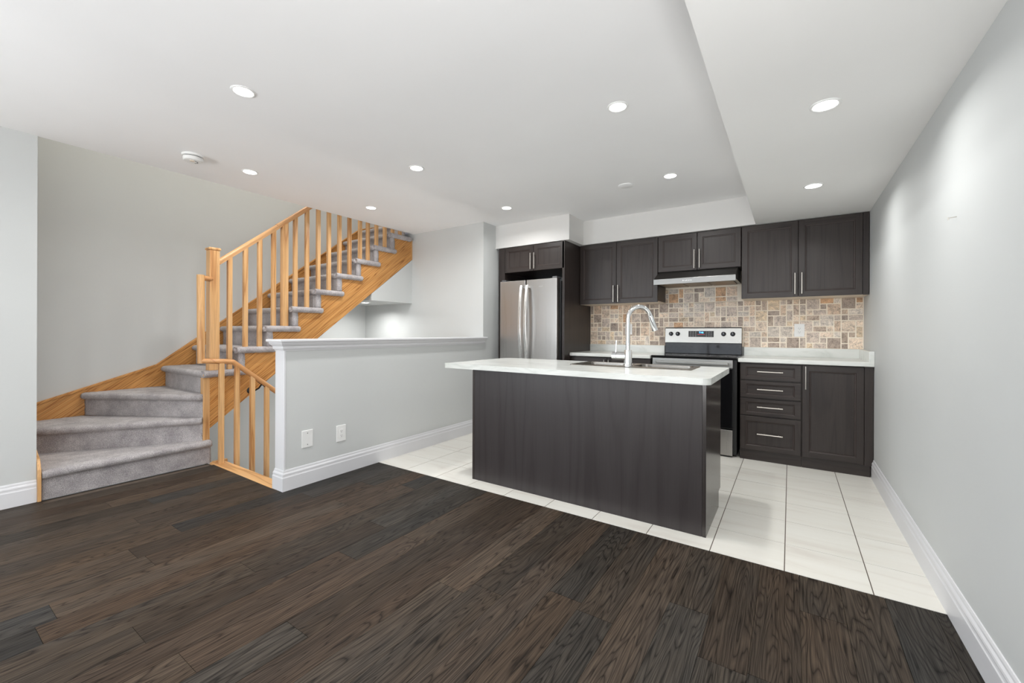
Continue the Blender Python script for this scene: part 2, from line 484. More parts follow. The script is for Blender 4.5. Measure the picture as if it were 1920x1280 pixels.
# walls of the storey above, round the stairwell
wbox('wall_upper_end', XL-.1, -2.9, 4.85, 4.97, 2.4, 5.2)
wbox('wall_upper_hall', -3.0, -2.88, .3, 4.95, UZ, 5.2)
wbox('wall_upper_front', -4.3, -2.9, .28, .40, UZ, 5.2)
wbox('ceiling_upper', XL-.1, -2.88, .28, 4.97, 5.2, 5.3, mat=CEIL)
# basement end of the stairwell
wbox('floor_basement', XL-.1, XH0, 1.5, YB+.1, -2.7, -2.6, mat=CARPET)
wbox('wall_basement_side', XL-.02, -4.2, .45, 1.53, -2.6, .10)
wbox('wall_basement_front', -4.2, XH0, 1.50, 1.555, -2.6, -.014)
# soffit low at the far end under the flight
structure('wall_soffit', MB().prism([(3.244, 1.516), (YB, 1.516), (YB, 2.095), (3.244, 1.594)], 'X', XL, XS-.003), WALL)

# rear wall with patio door and window (behind the camera)
rw = MB()
for x0, x1, z0, z1 in [(-4.4, -3.95, -.2, 2.6), (-3.95, -1.15, 2.2, 2.6), (-3.95, -1.15, -.2, .08), (-1.15, -.95, -.2, 2.6), (-.95, .35, 2.1, 2.6), (-.95, .35, -.2, .8), (.35, XR+.1, -.2, 2.6)]:
    rw.box(x0, x1, YREAR-.12, YREAR, z0, z1)
structure('wall_rear', rw, WALL)
for n, (x0, x1, z0, z1) in enumerate([(-3.95, -1.15, .08, 2.2), (-.95, .35, .8, 2.1)], 1):
    f = MB(); w = .05
    f.box(x0, x1, YREAR-.09, YREAR-.03, z0, z0+w); f.box(x0, x1, YREAR-.09, YREAR-.03, z1-w, z1)
    for x in (x0, (x0+x1)/2-w/2, x1-w): f.box(x, x+w, YREAR-.09, YREAR-.03, z0+w, z1-w)
    wn = structure('window_%d' % n, f, TRIM, bev=.004)
    MB().box(x0+w, x1-w, YREAR-.062, YREAR-.056, z0+w, z1-w).build('pane', GLASS, wn)

# ------------------------------------------------------------------ trim
BASEP = [(0, 0), (.016, 0), (.016, .094), (.0135, .099), (.0125, .108), (.0135, .114), (.012, .122), (.007, .130), (.0065, .138), (.004, .146), (0, .147)]
def base_run(mb, p0, p1, nrm, m0=0, m1=0):
    """profile swept from p0 to p1; nrm points into the room; m0/m1 mitre the ends (+1 outward, -1 inward)"""
    p0, p1, nrm = Vector((*p0, 0)), Vector((*p1, 0)), Vector((*nrm, 0))
    d = (p1-p0).normalized(); n = len(BASEP)
    vs = [p0 + nrm*a - d*a*m0 + Vector((0, 0, h)) for a, h in BASEP] + [p1 + nrm*a + d*a*m1 + Vector((0, 0, h)) for a, h in BASEP]
    fs = [(i, (i+1) % n, n+(i+1) % n, n+i) for i in range(n)] + [tuple(range(n)), tuple(range(2*n-1, n-1, -1))]
    mb.add(vs, fs)
b = MB(); base_run(b, (XR, YREAR), (XR, 4.296), (-1, 0)); structure('baseboard_right', b, TRIM)
b = MB(); base_run(b, (XST, YREAR), (XST, YST), (1, 0)); structure('baseboard_left', b, TRIM)
b = MB()
base_run(b, (XH1, YH), (XH1, 4.09), (1, 0), m0=1)
base_run(b, (XH0-.001, YH), (XH1, YH), (0, -1), m0=1, m1=1)
structure('baseboard_knee', b, TRIM)
# end casing and cap of the knee wall
structure('trim_1', MB().box(XH0-.006, XH1+.004, YH-.002, YH+.012, 0, 1.0), TRIM, bev=.002)
cp = MB()
CAPP = [(0, .998), (.006, .998), (.008, 1.006), (.014, 1.010), (.017, 1.022), (.016, 1.030), (.024, 1.036), (.034, 1.050), (.036, 1.062), (0, 1.062)]
def cap_run(p0, p1, nrm, m0, m1):
    p0, p1, nrm = Vector((*p0, 0)), Vector((*p1, 0)), Vector((*nrm, 0)); d = (p1-p0).normalized(); n = len(CAPP)
    vs = [p0 + nrm*a - d*a*m0 + Vector((0, 0, h)) for a, h in CAPP] + [p1 + nrm*a + d*a*m1 + Vector((0, 0, h)) for a, h in CAPP]
    cp.add(vs, [(i, (i+1) % n, n+(i+1) % n, n+i) for i in range(n)] + [tuple(range(n)), tuple(range(2*n-1, n-1, -1))])
cap_run((XH1, YH), (XH1, YB+.022), (1, 0), 1, 0)
cap_run((XH0, YB), (XH0, YH), (-1, 0), 0, 1)
cap_run((XH0, YH), (XH1, YH), (0, -1), 1, 1)
structure('trim_2', cp, TRIM)
structure('trim_3', MB().box(XH0-.05, XH1+.05, YH-.05, YB, 1.062, 1.080).box(XH1-.01, XH1+.05, YB-.001, YB+.03, 1.062, 1.080), TRIM, bev=.005, seg=3)

# ------------------------------------------------------------------ staircase
st = thing('staircase', (-4.65, 1.0, 0), 'carpeted oak staircase with winder steps rising past the ceiling edge', 'staircase')
def jitter(mb, name, parent, sub=.013, amp=.0022):
    o = mb.build(name, CARPET, parent, clean=True)
    me = o.data; bm = bmesh.new(); bm.from_mesh(me)
    for _ in range(7):
        es = [e for e in bm.edges if e.calc_length() > sub*1.9]
        if not es or len(bm.faces) > 60000: break
        bmesh.ops.subdivide_edges(bm, edges=es, cuts=1, use_grid_fill=True)
    bmesh.ops.triangulate(bm, faces=[f for f in bm.faces if len(f.verts) > 4])
    rr = random.Random(len(bm.verts))
    bm.normal_update()
    for v in bm.verts: v.co += v.normal*rr.uniform(-amp, amp)
    bm.to_mesh(me); bm.free()
    for p in me.polygons: p.use_smooth = True
    return o
def nose_profile(z0, z1):
    """list of (forward offset, height); riser foot to tread top"""
    r = .027
    pr = [(0, z0), (0, z1-.057)]
    for i in range(9):
        a = -PI/2 + PI*i/8
        pr.append((.010 + r*.95*math.cos(a), z1-r-.002 + r*math.sin(a)))
    pr.append((-.012, z1))
    return pr
def poly_at(pl, t):
    L = [(Vector(b)-Vector(a)).length for a, b in zip(pl[:-1], pl[1:])]; T = sum(L)*t
    for (a, b), l in zip(zip(pl[:-1], pl[1:]), L):
        if T <= l+1e-9: return Vector(a).lerp(Vector(b), T/l if l else 0)
        T -= l
    return Vector(pl[-1])
def step_loft(front, back, fwd, z0, z1, ts):
    mb = MB(); pr = nose_profile(z0, z1); k = len(pr); rows = []
    for t in ts:
        A = poly_at(front, t); B = poly_at(back, t)
        row = [(A.x+fwd[0]*d, A.y+fwd[1]*d, h) for d, h in pr] + [(B.x, B.y, z1), (B.x, B.y, z1-.04)]
        rows.append(row)
    n = k+2; vs = [p for r in rows for p in r]; fs = []
    for i in range(len(ts)-1):
        for j in range(n-1): fs.append((i*n+j, i*n+j+1, (i+1)*n+j+1, (i+1)*n+j))
    fs.append(tuple(range(n))); fs.append(tuple(range(len(ts)*n-1, (len(ts)-1)*n-1, -1)))
    mb.add(vs, fs); return mb
PV = (-4.197, 1.528)
XLs = XL + .022                 # inside of the skirt board
c30, s30 = math.cos(math.radians(30)), .5
r2 = (PV[0]-(PV[1]-.58)*math.tan(math.radians(32.5)), .58)
r3 = (XLs, PV[1]-(PV[0]-XLs)*math.tan(math.radians(30.5)))
d2 = Vector((r2[0]-PV[0], r2[1]-PV[1])).normalized(); f2 = (-d2.y, d2.x); f2 = f2 if f2[0] > 0 else (-f2[0], -f2[1])
d3 = Vector((r3[0]-PV[0], r3[1]-PV[1])).normalized(); f3 = (-d3.y, d3.x); f3 = f3 if f3[1] < 0 else (-f3[0], -f3[1])
ts = [0, .15, .3, .45, .6, .75, .88, 1]
def ext(front, f, d=.03):
    return [(p[0]-f[0]*d, p[1]-f[1]*d) for p in front]
mb = step_loft([(-4.172, 1.566), (-4.172, .583)], ext([(PV[0], 1.566), r2], f2, .02), (1, 0), 0, RISE, ts)
jitter(mb, 'step', st)
mb = step_loft([(PV[0], PV[1]-.016), r2], ext([(PV[0], PV[1]-.014), r3, (XLs, .58)], f3, .0), f2, RISE, 2*RISE, ts); jitter(mb, 'step', st)
mb = step_loft([(PV[0], PV[1]-.014), r3], [(PV[0], PV[1]+.03), (XLs, PV[1]+.03)], f3, 2*RISE, 3*RISE, ts); jitter(mb, 'step', st)
def nosing(n): return 1.762 + RUN*(n-5)
for n in range(4, 13):
    z0, z1 = (n-1)*RISE, n*RISE
    yr = nosing(n) + .031
    if n == 4: yr = 1.538
    mb = step_loft([(XS-.004, yr), (XLs, yr)], [(XS-.004, nosing(n+1)+.07), (XLs, nosing(n+1)+.07)], (0, -1), z0, z1, [0, .5, 1])
    # rounded carpet cap over the open end and the strip turned round the riser
    yA, yB = yr-.030, nosing(n+1)+.031+.062
    cap = [(XS-.03, z1-.057), (XS+.014, z1-.057)]
    cap += [(XS+.014+.0285*math.cos(-PI/2+PI*i/8), z1-.0285+.0285*math.sin(-PI/2+PI*i/8)) for i in range(9)]
    cap += [(XS-.03, z1)]
    yB = min(yB, YB-.004)
    ends = [(yA+.010, .55), (yA+.002, .85), (yA, 1), (yB-.012, 1), (yB-.003, .85), (yB, .55)]
    vs = []; zc = z1-.0285
    for y, k in ends:
        for x, z in cap: vs.append((XS-.03+(x-XS+.03)*(.75+.25*k), y, zc+(z-zc)*k))
    m_ = len(cap); fs = [(i*m_+j, i*m_+(j+1) % m_, (i+1)*m_+(j+1) % m_, (i+1)*m_+j) for i in range(5) for j in range(m_)]
    fs += [tuple(range(m_)), tuple(range(6*m_-1, 5*m_-1, -1))]
    mb.add(vs, fs)
    if n > 4: mb.box(XS-.03, XS+.013, yr-.004, yr+.044, z0-.002, z1-.045)
    jitter(mb, 'step', st)
# the top turn, mostly above the ceiling
yr = nosing(13)+.031; P2 = (-4.215, yr)
tt = (XLs, yr+.57); t4 = (-4.75, 4.84)
mb = step_loft([P2, (XLs, yr)], [P2, tt], (0, -1), 12*RISE, 13*RISE, ts); jitter(mb, 'step', st)
g = Vector((tt[0]-P2[0], tt[1]-P2[1])).normalized(); gf = (g.y, -g.x); gf = gf if gf[1] < 0 else (-gf[0], -gf[1])
mb = step_loft([P2, tt], [(P2[0], P2[1]+.05), t4, (XLs, 4.84)], gf, 13*RISE, 14*RISE, ts); jitter(mb, 'step', st)

# outer stringer, saw-toothed under the steps
def low(y): return .293 + .776*(y-1.563)
pts = [(1.563, .293), (1.563, 4*RISE-.03)]
for n in range(4, 12):
    yn = nosing(n+1)+.034
    pts += [(yn, n*RISE-.03), (yn, (n+1)*RISE-.03)]
pts += [(YB-.001, 12*RISE-.03), (YB-.001, low(YB))]
MB().prism(pts, 'X', XS-.035, XS).build('stringer', OAK_S, st, bev=.0015)
MB().box(XS-.04, XS+.004, YB-.022, YB-.002, low(YB)-.004, 12*RISE-.032).build('stringer_end_trim', OAK_Z, st, bev=.002)
bt = MB().box(-4.245, XS+.001, 1.514, 1.564, .155, 4*RISE-.03); bt.build('newel_base', OAK_Z, st, bev=.003)
# sloping drywall under the flight
MB().prism([(1.6, low(1.6)+.03), (3.30, low(3.30)+.03), (3.30, low(3.30)+.06), (1.6, low(1.6)+.06)], 'X', XL+.002, XS-.036).build('underside', WALL, st)
# skirt boards on the far wall and on the near return
sk = [(.575, .18), (.575, .505), (1.47, .812), (3.77, 2.604), (4.84, 2.95), (4.84, 2.45), (3.80, 2.1), (1.6, .45)]
MB().prism(sk, 'X', XL+.002, XL+.020).build('skirt_board', OAK_S, st, bev=.002)
tr = MB()
for a, b_ in [((.575, .505), (1.47, .812)), ((1.47, .812), (3.77, 2.604)), ((3.77, 2.604), (4.84, 2.95))]:
    tr.prism([a, b_, (b_[0], b_[1]-.022), (a[0], a[1]-.022)], 'X', XL+.0195, XL+.027)
tr.build('skirt_moulding', OAK_S, st, bev=.003)
MB().prism([(-4.140, 0), (-4.140, .165), (-4.146, .21), (-4.163, .245), (-4.185, .275), (-4.5, .40), (XL+.03, .52), (XL+.03, 0)], 'Y', YST+.001, YST+.019).build('skirt_return', OAK_Z, st, bev=.003)

# ------------------------------------------------------------------ upper railing
ur = thing('stair_railing', (-4.229, 1.60, 4*RISE), 'oak stair railing with square newel post along the carpeted flight', 'railing')
nw = MB().box(-4.268, -4.19, 1.560, 1.638, 4*RISE, 1.845).build('newel_post', OAK_Z, ur, bev=.004)
MB().prism([(-4.276, 1.552), (-4.182, 1.552), (-4.182, 1.646), (-4.276, 1.646)], 'Z', 1.845, 1.868).build('newel_cap', OAK_Z, nw, bev=.008, seg=2)
ORG[nw] = ORG[ur]
RX = -4.23
def rail_z(y): return 1.748 + .826*(y-1.638)
def rail(mb, p, q, w=.052, h=.046):
    """handrail with a rounded top, from p to q"""
    p, q = Vector(p), Vector(q); t = (q-p).normalized(); side = Vector((1, 0, 0)); up = side.cross(t)
    if up.z < 0: up = -up
    pr = [(-w*.36, -h/2), (w*.36, -h/2), (w*.40, -h*.2), (w/2, -h*.05), (w*.49, h*.18), (w*.40, h*.36), (w*.22, h*.47), (0, h/2), (-w*.22, h*.47), (-w*.40, h*.36), (-w*.49, h*.18), (-w/2, -h*.05), (-w*.40, -h*.2)]
    n = len(pr)
    vs = [p+side*a+up*b for a, b in pr]+[q+side*a+up*b for a, b in pr]
    mb.add(vs, [(i, (i+1) % n, n+(i+1) % n, n+i) for i in range(n)]+[tuple(range(n)), tuple(range(2*n-1, n-1, -1))])
m_ = MB(); rail(m_, (RX, 1.636, rail_z(1.636)), (RX, 2.15, rail_z(2.15))); rail(m_, (RX, 2.15, rail_z(2.15)+.004), (RX, 3.75, rail_z(3.75)+.004))
m_.build('handrail', OAK_R, ur, smooth=True, ang=50)
by = [1.730, 1.861, 1.987, 2.116, None, 2.332, 2.456, 2.582, 2.706, 2.835, 2.964, 3.105, 3.215, 3.339, 3.466, 3.59, 3.71]
def tread_under(y):
    n = 4
    while n < 12 and y > nosing(n+1)+.02: n += 1
    return n*RISE
for y in by:
    if y is None: continue
    h = .018
    MB().prism([(y-h, tread_under(y)-.002), (y+h, tread_under(y)-.002), (y+h, rail_z(y+h)-.02), (y-h, rail_z(y-h)-.02)], 'X', RX-h, RX+h).build('baluster', OAK_Z, ur, bev=.002)
y, h = 2.222, .028
MB().prism([(y-h, tread_under(y)-.002), (y+h, tread_under(y)-.002), (y+h, rail_z(y+h)-.02), (y-h, rail_z(y-h)-.02)], 'X', RX-h, RX+h).build('support_post', OAK_Z, ur, bev=.002)

# ------------------------------------------------------------------ basement stairs and their railing
bs = thing('basement_staircase', (-3.63, 1.6, 0), 'carpeted flight going down behind the knee wall, with pale oak nosing', 'staircase')
MB().box(-4.168, XH0-.020, 1.556, 1.656, -.02, .004).build('nosing', OAK_X, bs, bev=.004)
for k in range(1, 9):
    yy = 1.656 + .25*(k-1)
    mb = MB(); mb.box(-4.03, XH0-.004, yy-.03, yy+.25, -.1985*(k+1), -.1985*k)
    mb.box(-4.03, XH0-.004, yy, yy+.004, -.1985*k, -.1985*(k-1)-.02)
    mb.build('step', CARPET, bs, bev=.008)
MB().prism([(1.60, -.02), (1.66, -.02), (3.7, -1.66), (3.7, -2.0), (1.60, -.30)], 'X', -4.085, -4.033).build('stringer', OAK_D, bs, bev=.003)
MB().box(-4.17, -4.13, 1.57, 1.68, -.10, .012).build('newel_foot', OAK_Z, bs, bev=.003)
br = thing('basement_railing', (-4.06, 1.6, 0), 'low oak railing with four balusters beside the first carpeted step', 'railing')
BX = -4.06
hr = MB()
path = [(-4.21, 1.575, 1.590), (-4.15, 1.478, 1.590), (-4.125, 1.474, .886), (BX-.045, 1.482, .884), (BX, 1.600, .876), (BX, 1.690, .868)]
def bz(y): return .868 - .815*(y-1.690)
hr.tube(path[:2], .022, 12, sx=1.15)
hr.tube([(-4.150, 1.478, 1.612), (-4.122, 1.474, .865)], .026, 14, sx=1.1, m=1)
hr.tube([(-4.122, 1.476, .886), (BX-.012, 1.560, .880), (BX, 1.610, .877), (BX, 1.690, .868)], .022, 12, sx=1.15)
hr.tube([(BX, 1.684, .872), (BX, 3.6, bz(3.6))], .022, 12, sx=1.15)
hr.build('handrail', [OAK_D, OAK_Z], br, smooth=True, ang=45)
for y, zf in [(1.600, .003), (1.722, None), (1.848, None), (1.974, None)]:
    h = .018; zb = zf if zf is not None else -.035-.804*(y-1.66)
    zt = .862 if zf is not None else bz(y)
    MB().prism([(y-h, zb), (y+h, zb), (y+h, zt-(.0 if zf else h*.8)), (y-h, zt+(.0 if zf else h*.8)-.0)], 'X', BX-h, BX+h).build('baluster', OAK_Z, br, bev=.002)
bkt = MB(); yb_ = 1.93; zb_ = bz(yb_)
bkt.lathe([(.031, 0), (.031, .006), (.018, .012), (.006, .013)], (XS, yb_-.04, zb_-.085), 'X', 18)
bkt.tube([(XS+.008, yb_-.04, zb_-.085), (XS+.05, yb_-.03, zb_-.09), (XS+.10, yb_-.01, zb_-.06), (BX, yb_, zb_-.022)], .007, 8)
bkt.tube([(BX, yb_-.035, zb_-.022+.03), (BX, yb_+.035, zb_-.022-.03)], .008, 8)
prop(bkt.build('bracket', BLACKM, br, smooth=True), 'black metal handrail bracket')

# ------------------------------------------------------------------ ceiling fittings
def led(x, y, z, label, watts=LED_W):
    t = thing('recessed_light', (x, y, z), label, 'ceiling light', 'recessed ceiling lights')
    MB().lathe([(.0465, -.001), (.047, -.004), (.052, -.0055), (.058, -.003), (.059, 0), (.0585, .004), (.0465, .004)], (x, y, z), 'Z', 40).build('trim_ring', WHITE, t, smooth=True)
    MB().lathe([(.0005, -.0028), (.044, -.0028), (.0463, -.001), (.0463, .002)], (x, y, z), 'Z', 40).build('lens', LENS, t, smooth=True)
    o = area('lamp', (0, 0, -.012), (0, 0, 0), .09, .09, watts, LED_COL, 'DISK', 2.75); o.parent = t
    return t
led(-2.461, 1.069, ZC, 'large recessed ceiling light over the dark wood floor, ahead of the smoke detector')
led(-3.655, 1.640, ZC, 'recessed ceiling light right beside the smoke detector')
led(-3.645, 2.810, ZC, 'recessed ceiling light above the carpeted flight, beyond the handrail')
led(-2.461, 2.325, ZC, 'recessed ceiling light in the middle of the main ceiling')
led(-2.461, 3.585, ZC, 'recessed ceiling light in front of the bulkhead over the fridge')
led(-.827, 2.325, ZC, 'recessed ceiling light above the island, on the main ceiling')
led(-.827, 3.585, ZC, 'recessed ceiling light beside the flat round cover, near the range hood')
led(.127, 2.322, ZD, 'larger of two recessed lights on the dropped ceiling by the right wall', 4.6)
led(.130, 3.547, ZD, 'recessed light on the dropped ceiling, closest to the tall upper cabinets', 4.4)
led(-4.60, 3.46, 1.516, 'recessed light in the low soffit under the staircase', 6.5)
prop(MB().lathe([(.0005, -.006), (.058, -.006), (.064, -.003), (.065, .002)], (-1.211, 3.613, ZC), 'Z', 40).build('ceiling_cover', CEIL, org=(-1.211, 3.613, ZC), smooth=True),
     'flat round blank cover on the ceiling beside a recessed light', 'ceiling cover')
sd = thing('smoke_detector', (-3.666, 1.255, ZC), 'round white smoke detector on the ceiling by the stairwell', 'smoke detector')
MB().lathe([(.068, .001), (.068, -.008), (.064, -.013), (.05, -.014)], (-3.666, 1.255, ZC), 'Z', 40).build('base', WHITE, sd, smooth=True)
MB().lathe([(.052, -.012), (.052, -.020)], (-3.666, 1.255, ZC), 'Z', 32).build('vent_gap', GREYP, sd)
bd = MB().lathe([(.056, -.018), (.060, -.020), (.060, -.040), (.055, -.045), (.02, -.048), (.0005, -.048)], (-3.666, 1.255, ZC), 'Z', 40).build('body', WHITE, sd, smooth=True)
MB().lathe([(.014, -.047), (.014, -.051), (.0005, -.052)], (-3.650, 1.245, ZC), 'Z', 20).build('test_button', CREAM, sd, smooth=True)
gl = MB()
for k in range(5):
    a = k*.5+.3
    gl.box(-3.666+.028*math.cos(a)-.003, -3.666+.028*math.cos(a)+.003, 1.255+.028*math.sin(a)-.003, 1.255+.028*math.sin(a)+.003, ZC-.0492, ZC-.046)
gl.build('slots', GREYP, sd)

# ------------------------------------------------------------------ wall plates and a nail
def outlet(name, c, nrm, label, w=.083, h=.125, blank=False, cat='outlet', grp=None):
    t = thing(name, c, label, cat, grp)
    x, y, z = c
    def bx(mb, u0, u1, z0, z1, d0, d1):
        if nrm == 'X': mb.box(x+d0, x+d1, y+u0, y+u1, z+z0, z+z1)
        else: mb.box(x+u0, x+u1, y-d1, y-d0, z+z0, z+z1)
    m_ = MB(); bx(m_, -w/2, w/2, -h/2, h/2, -.001, .006); m_.build('plate', WHITE, t, bev=.003)
    if blank:
        for zz in (-.042, .042):
            m_ = MB(); bx(m_, -.003, .003, zz-.003, zz+.003, .0055, .0068); m_.build('screw', GREYP, t)
    else:
        m_ = MB(); bx(m_, -.017, .017, -.034, .034, .005, .0085); m_.build('receptacle', WHITE, t, bev=.0015)
        m_ = MB()
        for zz in (-.017, .017):
            bx(m_, -.0075, -.0055, zz-.002, zz+.006, .0083, .0088); bx(m_, .0055, .0075, zz-.002, zz+.005, .0083, .0088)
            bx(m_, -.002, .002, zz-.010, zz-.006, .0083, .0088)
        m_.build('slots', BLACKM, t)
    return t
outlet('blank_plate', (XH1, 1.748, .338), 'X', 'blank white wall plate low on the knee wall', .086, .128, True, 'wall plate')
outlet('wall_outlet', (XH1, 2.030, .323), 'X', 'white socket outlet low on the knee wall, beside the blank plate', .084, .130)
outlet('wall_outlet', (.073, YT, 1.166), 'Y', 'white outlet on stone backsplash right of the stove, above the counter', .083, .124)
outlet('wall_outlet', (-1.583, YT, 1.176), 'Y', 'white outlet on stone backsplash half hidden behind the faucet', .083, .122)
nl = MB().tube([(XR+.002, 2.36, 1.603), (XR-.022, 2.36, 1.600), (XR-.024, 2.36, 1.597)], .0016, 8)
nl.tube([(XR-.0235, 2.36, 1.6025), (XR-.0235, 2.36, 1.592)], .0022, 8)
prop(nl.build('wall_nail', NICKEL, org=(XR, 2.36, 1.6)), 'small bent nail left in the bare right wall', 'nail')

# ------------------------------------------------------------------ cabinets
def front(mb, x0, x1, z0, z1, y, th=.019, fr=.048, rec=.009, frz=None):
    """shaker door or drawer front facing -Y; 0 stiles and panel, 1 rails"""
    yb = y+th; a = .004; frz = frz or fr
    xi0, xi1, zi0, zi1 = x0+fr, x1-fr, z0+frz, z1-frz
    r1 = [(xi0, y, zi0), (xi1, y, zi0), (xi1, y, zi1), (xi0, y, zi1)]
    r2_ = [(xi0+a, y+.004, zi0+a), (xi1-a, y+.004, zi0+a), (xi1-a, y+.004, zi1-a), (xi0+a, y+.004, zi1-a)]
    e = .010
    r3_ = [(xi0+e, y+.0045, zi0+e), (xi1-e, y+.0045, zi0+e), (xi1-e, y+.0045, zi1-e), (xi0+e, y+.0045, zi1-e)]
    e2 = .0125
    r4_ = [(xi0+e2, y+rec, zi0+e2), (xi1-e2, y+rec, zi0+e2), (xi1-e2, y+rec, zi1-e2), (xi0+e2, y+rec, zi1-e2)]
    # stiles (full height) and rails
    q = .0025
    mb.add([(x0, y+q, z0), (x0+q, y, z0+q), (xi0, y, zi0), (xi0, y, zi1), (x0+q, y, z1-q), (x0, y+q, z1), (xi0, y, z0+q), (xi0, y, z1-q)],
           [(0, 1, 4, 5), (1, 6, 2, 3, 7, 4)], 0)
    mb.add([(x1, y+q, z0), (x1-q, y, z0+q), (xi1, y, zi0), (xi1, y, zi1), (x1-q, y, z1-q), (x1, y+q, z1), (xi1, y, z0+q), (xi1, y, z1-q)],
           [(0, 5, 4, 1), (1, 4, 7, 3, 2, 6)], 0)
    mb.add([(xi0, y, z0+q), (xi1, y, z0+q), (xi1, y, zi0), (xi0, y, zi0)], [(0, 1, 2, 3)], 1)
    mb.add([(xi0, y, z1-q), (xi1, y, z1-q), (xi1, y, zi1), (xi0, y, zi1)], [(3, 2, 1, 0)], 1)
    mb.add([(x0, y+q, z0), (x1, y+q, z0), (x1-q, y, z0+q), (x0+q, y, z0+q)], [(0, 1, 2, 3)], 1)
    mb.add([(x0, y+q, z1), (x1, y+q, z1), (x1-q, y, z1-q), (x0+q, y, z1-q)], [(3, 2, 1, 0)], 1)
    for A, B in ((r1, r2_), (r2_, r3_), (r3_, r4_)):
        mb.add(A+B, [(i, (i+1) % 4, 4+(i+1) % 4, 4+i) for i in range(4)], 2)
    mb.add(r4_, [(0, 1, 2, 3)], 0)
    mb.add([(x0, y+q, z0), (x1, y+q, z0), (x1, y+q, z1), (x0, y+q, z1), (x0, yb, z0), (x1, yb, z0), (x1, yb, z1), (x0, yb, z1)],
           [(0, 3, 7, 4), (1, 5, 6, 2), (0, 4, 5, 1), (3, 2, 6, 7), (4, 7, 6, 5)], 0)
def pull(parent, c, length, vert, name='handle'):
    x, y, z = c; m_ = MB(); r = .0055; h = length/2
    if vert:
        m_.tube([(x, y-.030, z-h), (x, y-.030, z+h)], r, 12)
        for s in (-.68, .68): m_.tube([(x, y+.002, z+h*s), (x, y-.030, z+h*s)], .0042, 10)
    else:
        m_.tube([(x-h, y-.030, z), (x+h, y-.030, z)], r, 12)
        for s in (-.68, .68): m_.tube([(x+h*s, y+.002, z), (x+h*s, y-.030, z)], .0042, 10)
    return m_.build(name, NICKEL, parent, smooth=True)
def add_front(t, name, x0, x1, z0, z1, y, hc, hl, hv, fr=.048, grain_x=False, gap=.0016, frz=None):
    m_ = MB(); front(m_, x0+gap, x1-gap, z0+gap, z1-gap, y, fr=fr, frz=frz)
    d = m_.build(name, [DARK_X, DARK_X, BEAD] if grain_x else [DARK_Z, DARK_X, BEAD], t)
    if hc: pull(d, (hc[0], y, hc[1]), hl, hv)
    return d

YU = 4.53
def upper(name, x0, x1, z0, z1, label, split, doors, filler=None, bottom=True):
    t = thing(name, ((x0+x1)/2, (YU+YK)/2, z0), label, 'cabinet')
    m_ = MB().box(x0, x1, YU+.0195, YK-.001, z0+.012, z1); m_.build('body', DARK_Z, t)
    MB().box(x0, x1, YU+.0195, YK-.001, z0, z0+.012).build('bottom', CREAM if bottom else DARK_Z, t)
    for (a, b_, hx, hz, hl) in doors: add_front(t, 'door', a, b_, z0, z1-.004, YU, (hx, hz), hl, True)
    if filler: MB().box(filler[0], filler[1], YU+.006, YU+.03, z0, z1).build('filler', DARK_Z, t, bev=.001)
    return t
upper('upper_cabinet', -2.062, -1.168, 1.463, 2.153, 'dark two-door upper cabinet between the fridge panel and the range hood', 0,
      [(-2.062, -1.619, -1.646, 1.572, .187), (-1.619, -1.168, -1.594, 1.572, .187)])
upper('hood_cabinet', -1.166, -.393, 1.772, 2.153, 'short dark two-door cabinet directly above the range hood', 0,
      [(-1.166, -.783, -.806, 1.882, .187), (-.783, -.393, -.757, 1.882, .187)], bottom=False)
upper('tall_upper_cabinet', -.389, .545, 1.463, 2.153, 'largest dark two-door upper cabinet, against the right wall', 0,
      [(-.389, .058, .034, 1.582, .188), (.058, .505, .085, 1.582, .188)], filler=(.506, .545))

# fridge surround
YF = 4.14
fc = thing('fridge_cabinet', (-2.5, 4.5, 0), 'dark cabinet surround over and beside the fridge, with two small doors', 'cabinet')
MB().box(-2.868, -2.095, YF+.0195, YK-.001, 1.850, 2.149).build('body', DARK_X, fc)
MB().box(-2.095, -2.066, YF, YK-.001, 0, 2.149).build('side_panel', DARK_Z, fc, bev=.001)
MB().box(-2.955, -2.868, YF+.004, YF+.026, 0, 2.149).build('filler', DARK_Z, fc, bev=.001)
MB().box(-2.885, -2.868, YF+.026, YK-.001, 0, 1.85).build('inner_panel', DARK_Z, fc)
add_front(fc, 'door', -2.866, -2.463, 1.846, 2.146, YF, (-2.492, 1.958), .186, True)
add_front(fc, 'door', -2.463, -2.070, 1.846, 2.146, YF, (-2.443, 1.958), .186, True)

# ------------------------------------------------------------------ base cabinets and counters
YD = 4.294
dc = thing('drawer_cabinet', (-.145, 4.58, 0), 'dark base cabinet with four drawers, right beside the stove', 'cabinet')
MB().box(-.378, .082, YD+.0195, YK-.001, .092, .876).build('body', DARK_Z, dc)
MB().box(-.378, .082, YD+.026, YK-.05, 0, .092).build('toe_kick', DARK_X, dc)
for z0, z1, hz in [(.718, .866, .797), (.560, .714, .641), (.402, .556, .485), (.094, .398, .247)]:
    add_front(dc, 'drawer', -.376, .081, z0, z1, YD, (-.146, hz), .192, False, fr=.045, frz=.028 if z0 > .2 else .040, grain_x=z0 > .2, gap=.002)
cc = thing('base_cabinet', (.31, 4.58, 0), 'dark base cabinet with one tall door and a long handle, by the right wall', 'cabinet')
MB().box(.083, .545, YD+.0195, YK-.001, .092, .876).build('body', DARK_Z, cc)
MB().box(.083, .530, YD+.026, YK-.05, 0, .092).build('toe_kick', DARK_X, cc)
add_front(cc, 'door', .084, .490, .094, .870, YD, (.109, .764), .192, True)
MB().box(.491, .545, YD+.004, YD+.03, .092, .876).build('filler', DARK_Z, cc, bev=.001)
lc = thing('base_cabinet', (-1.62, 4.58, 0), 'dark two-door base cabinet behind the island, beside the fridge panel', 'cabinet')
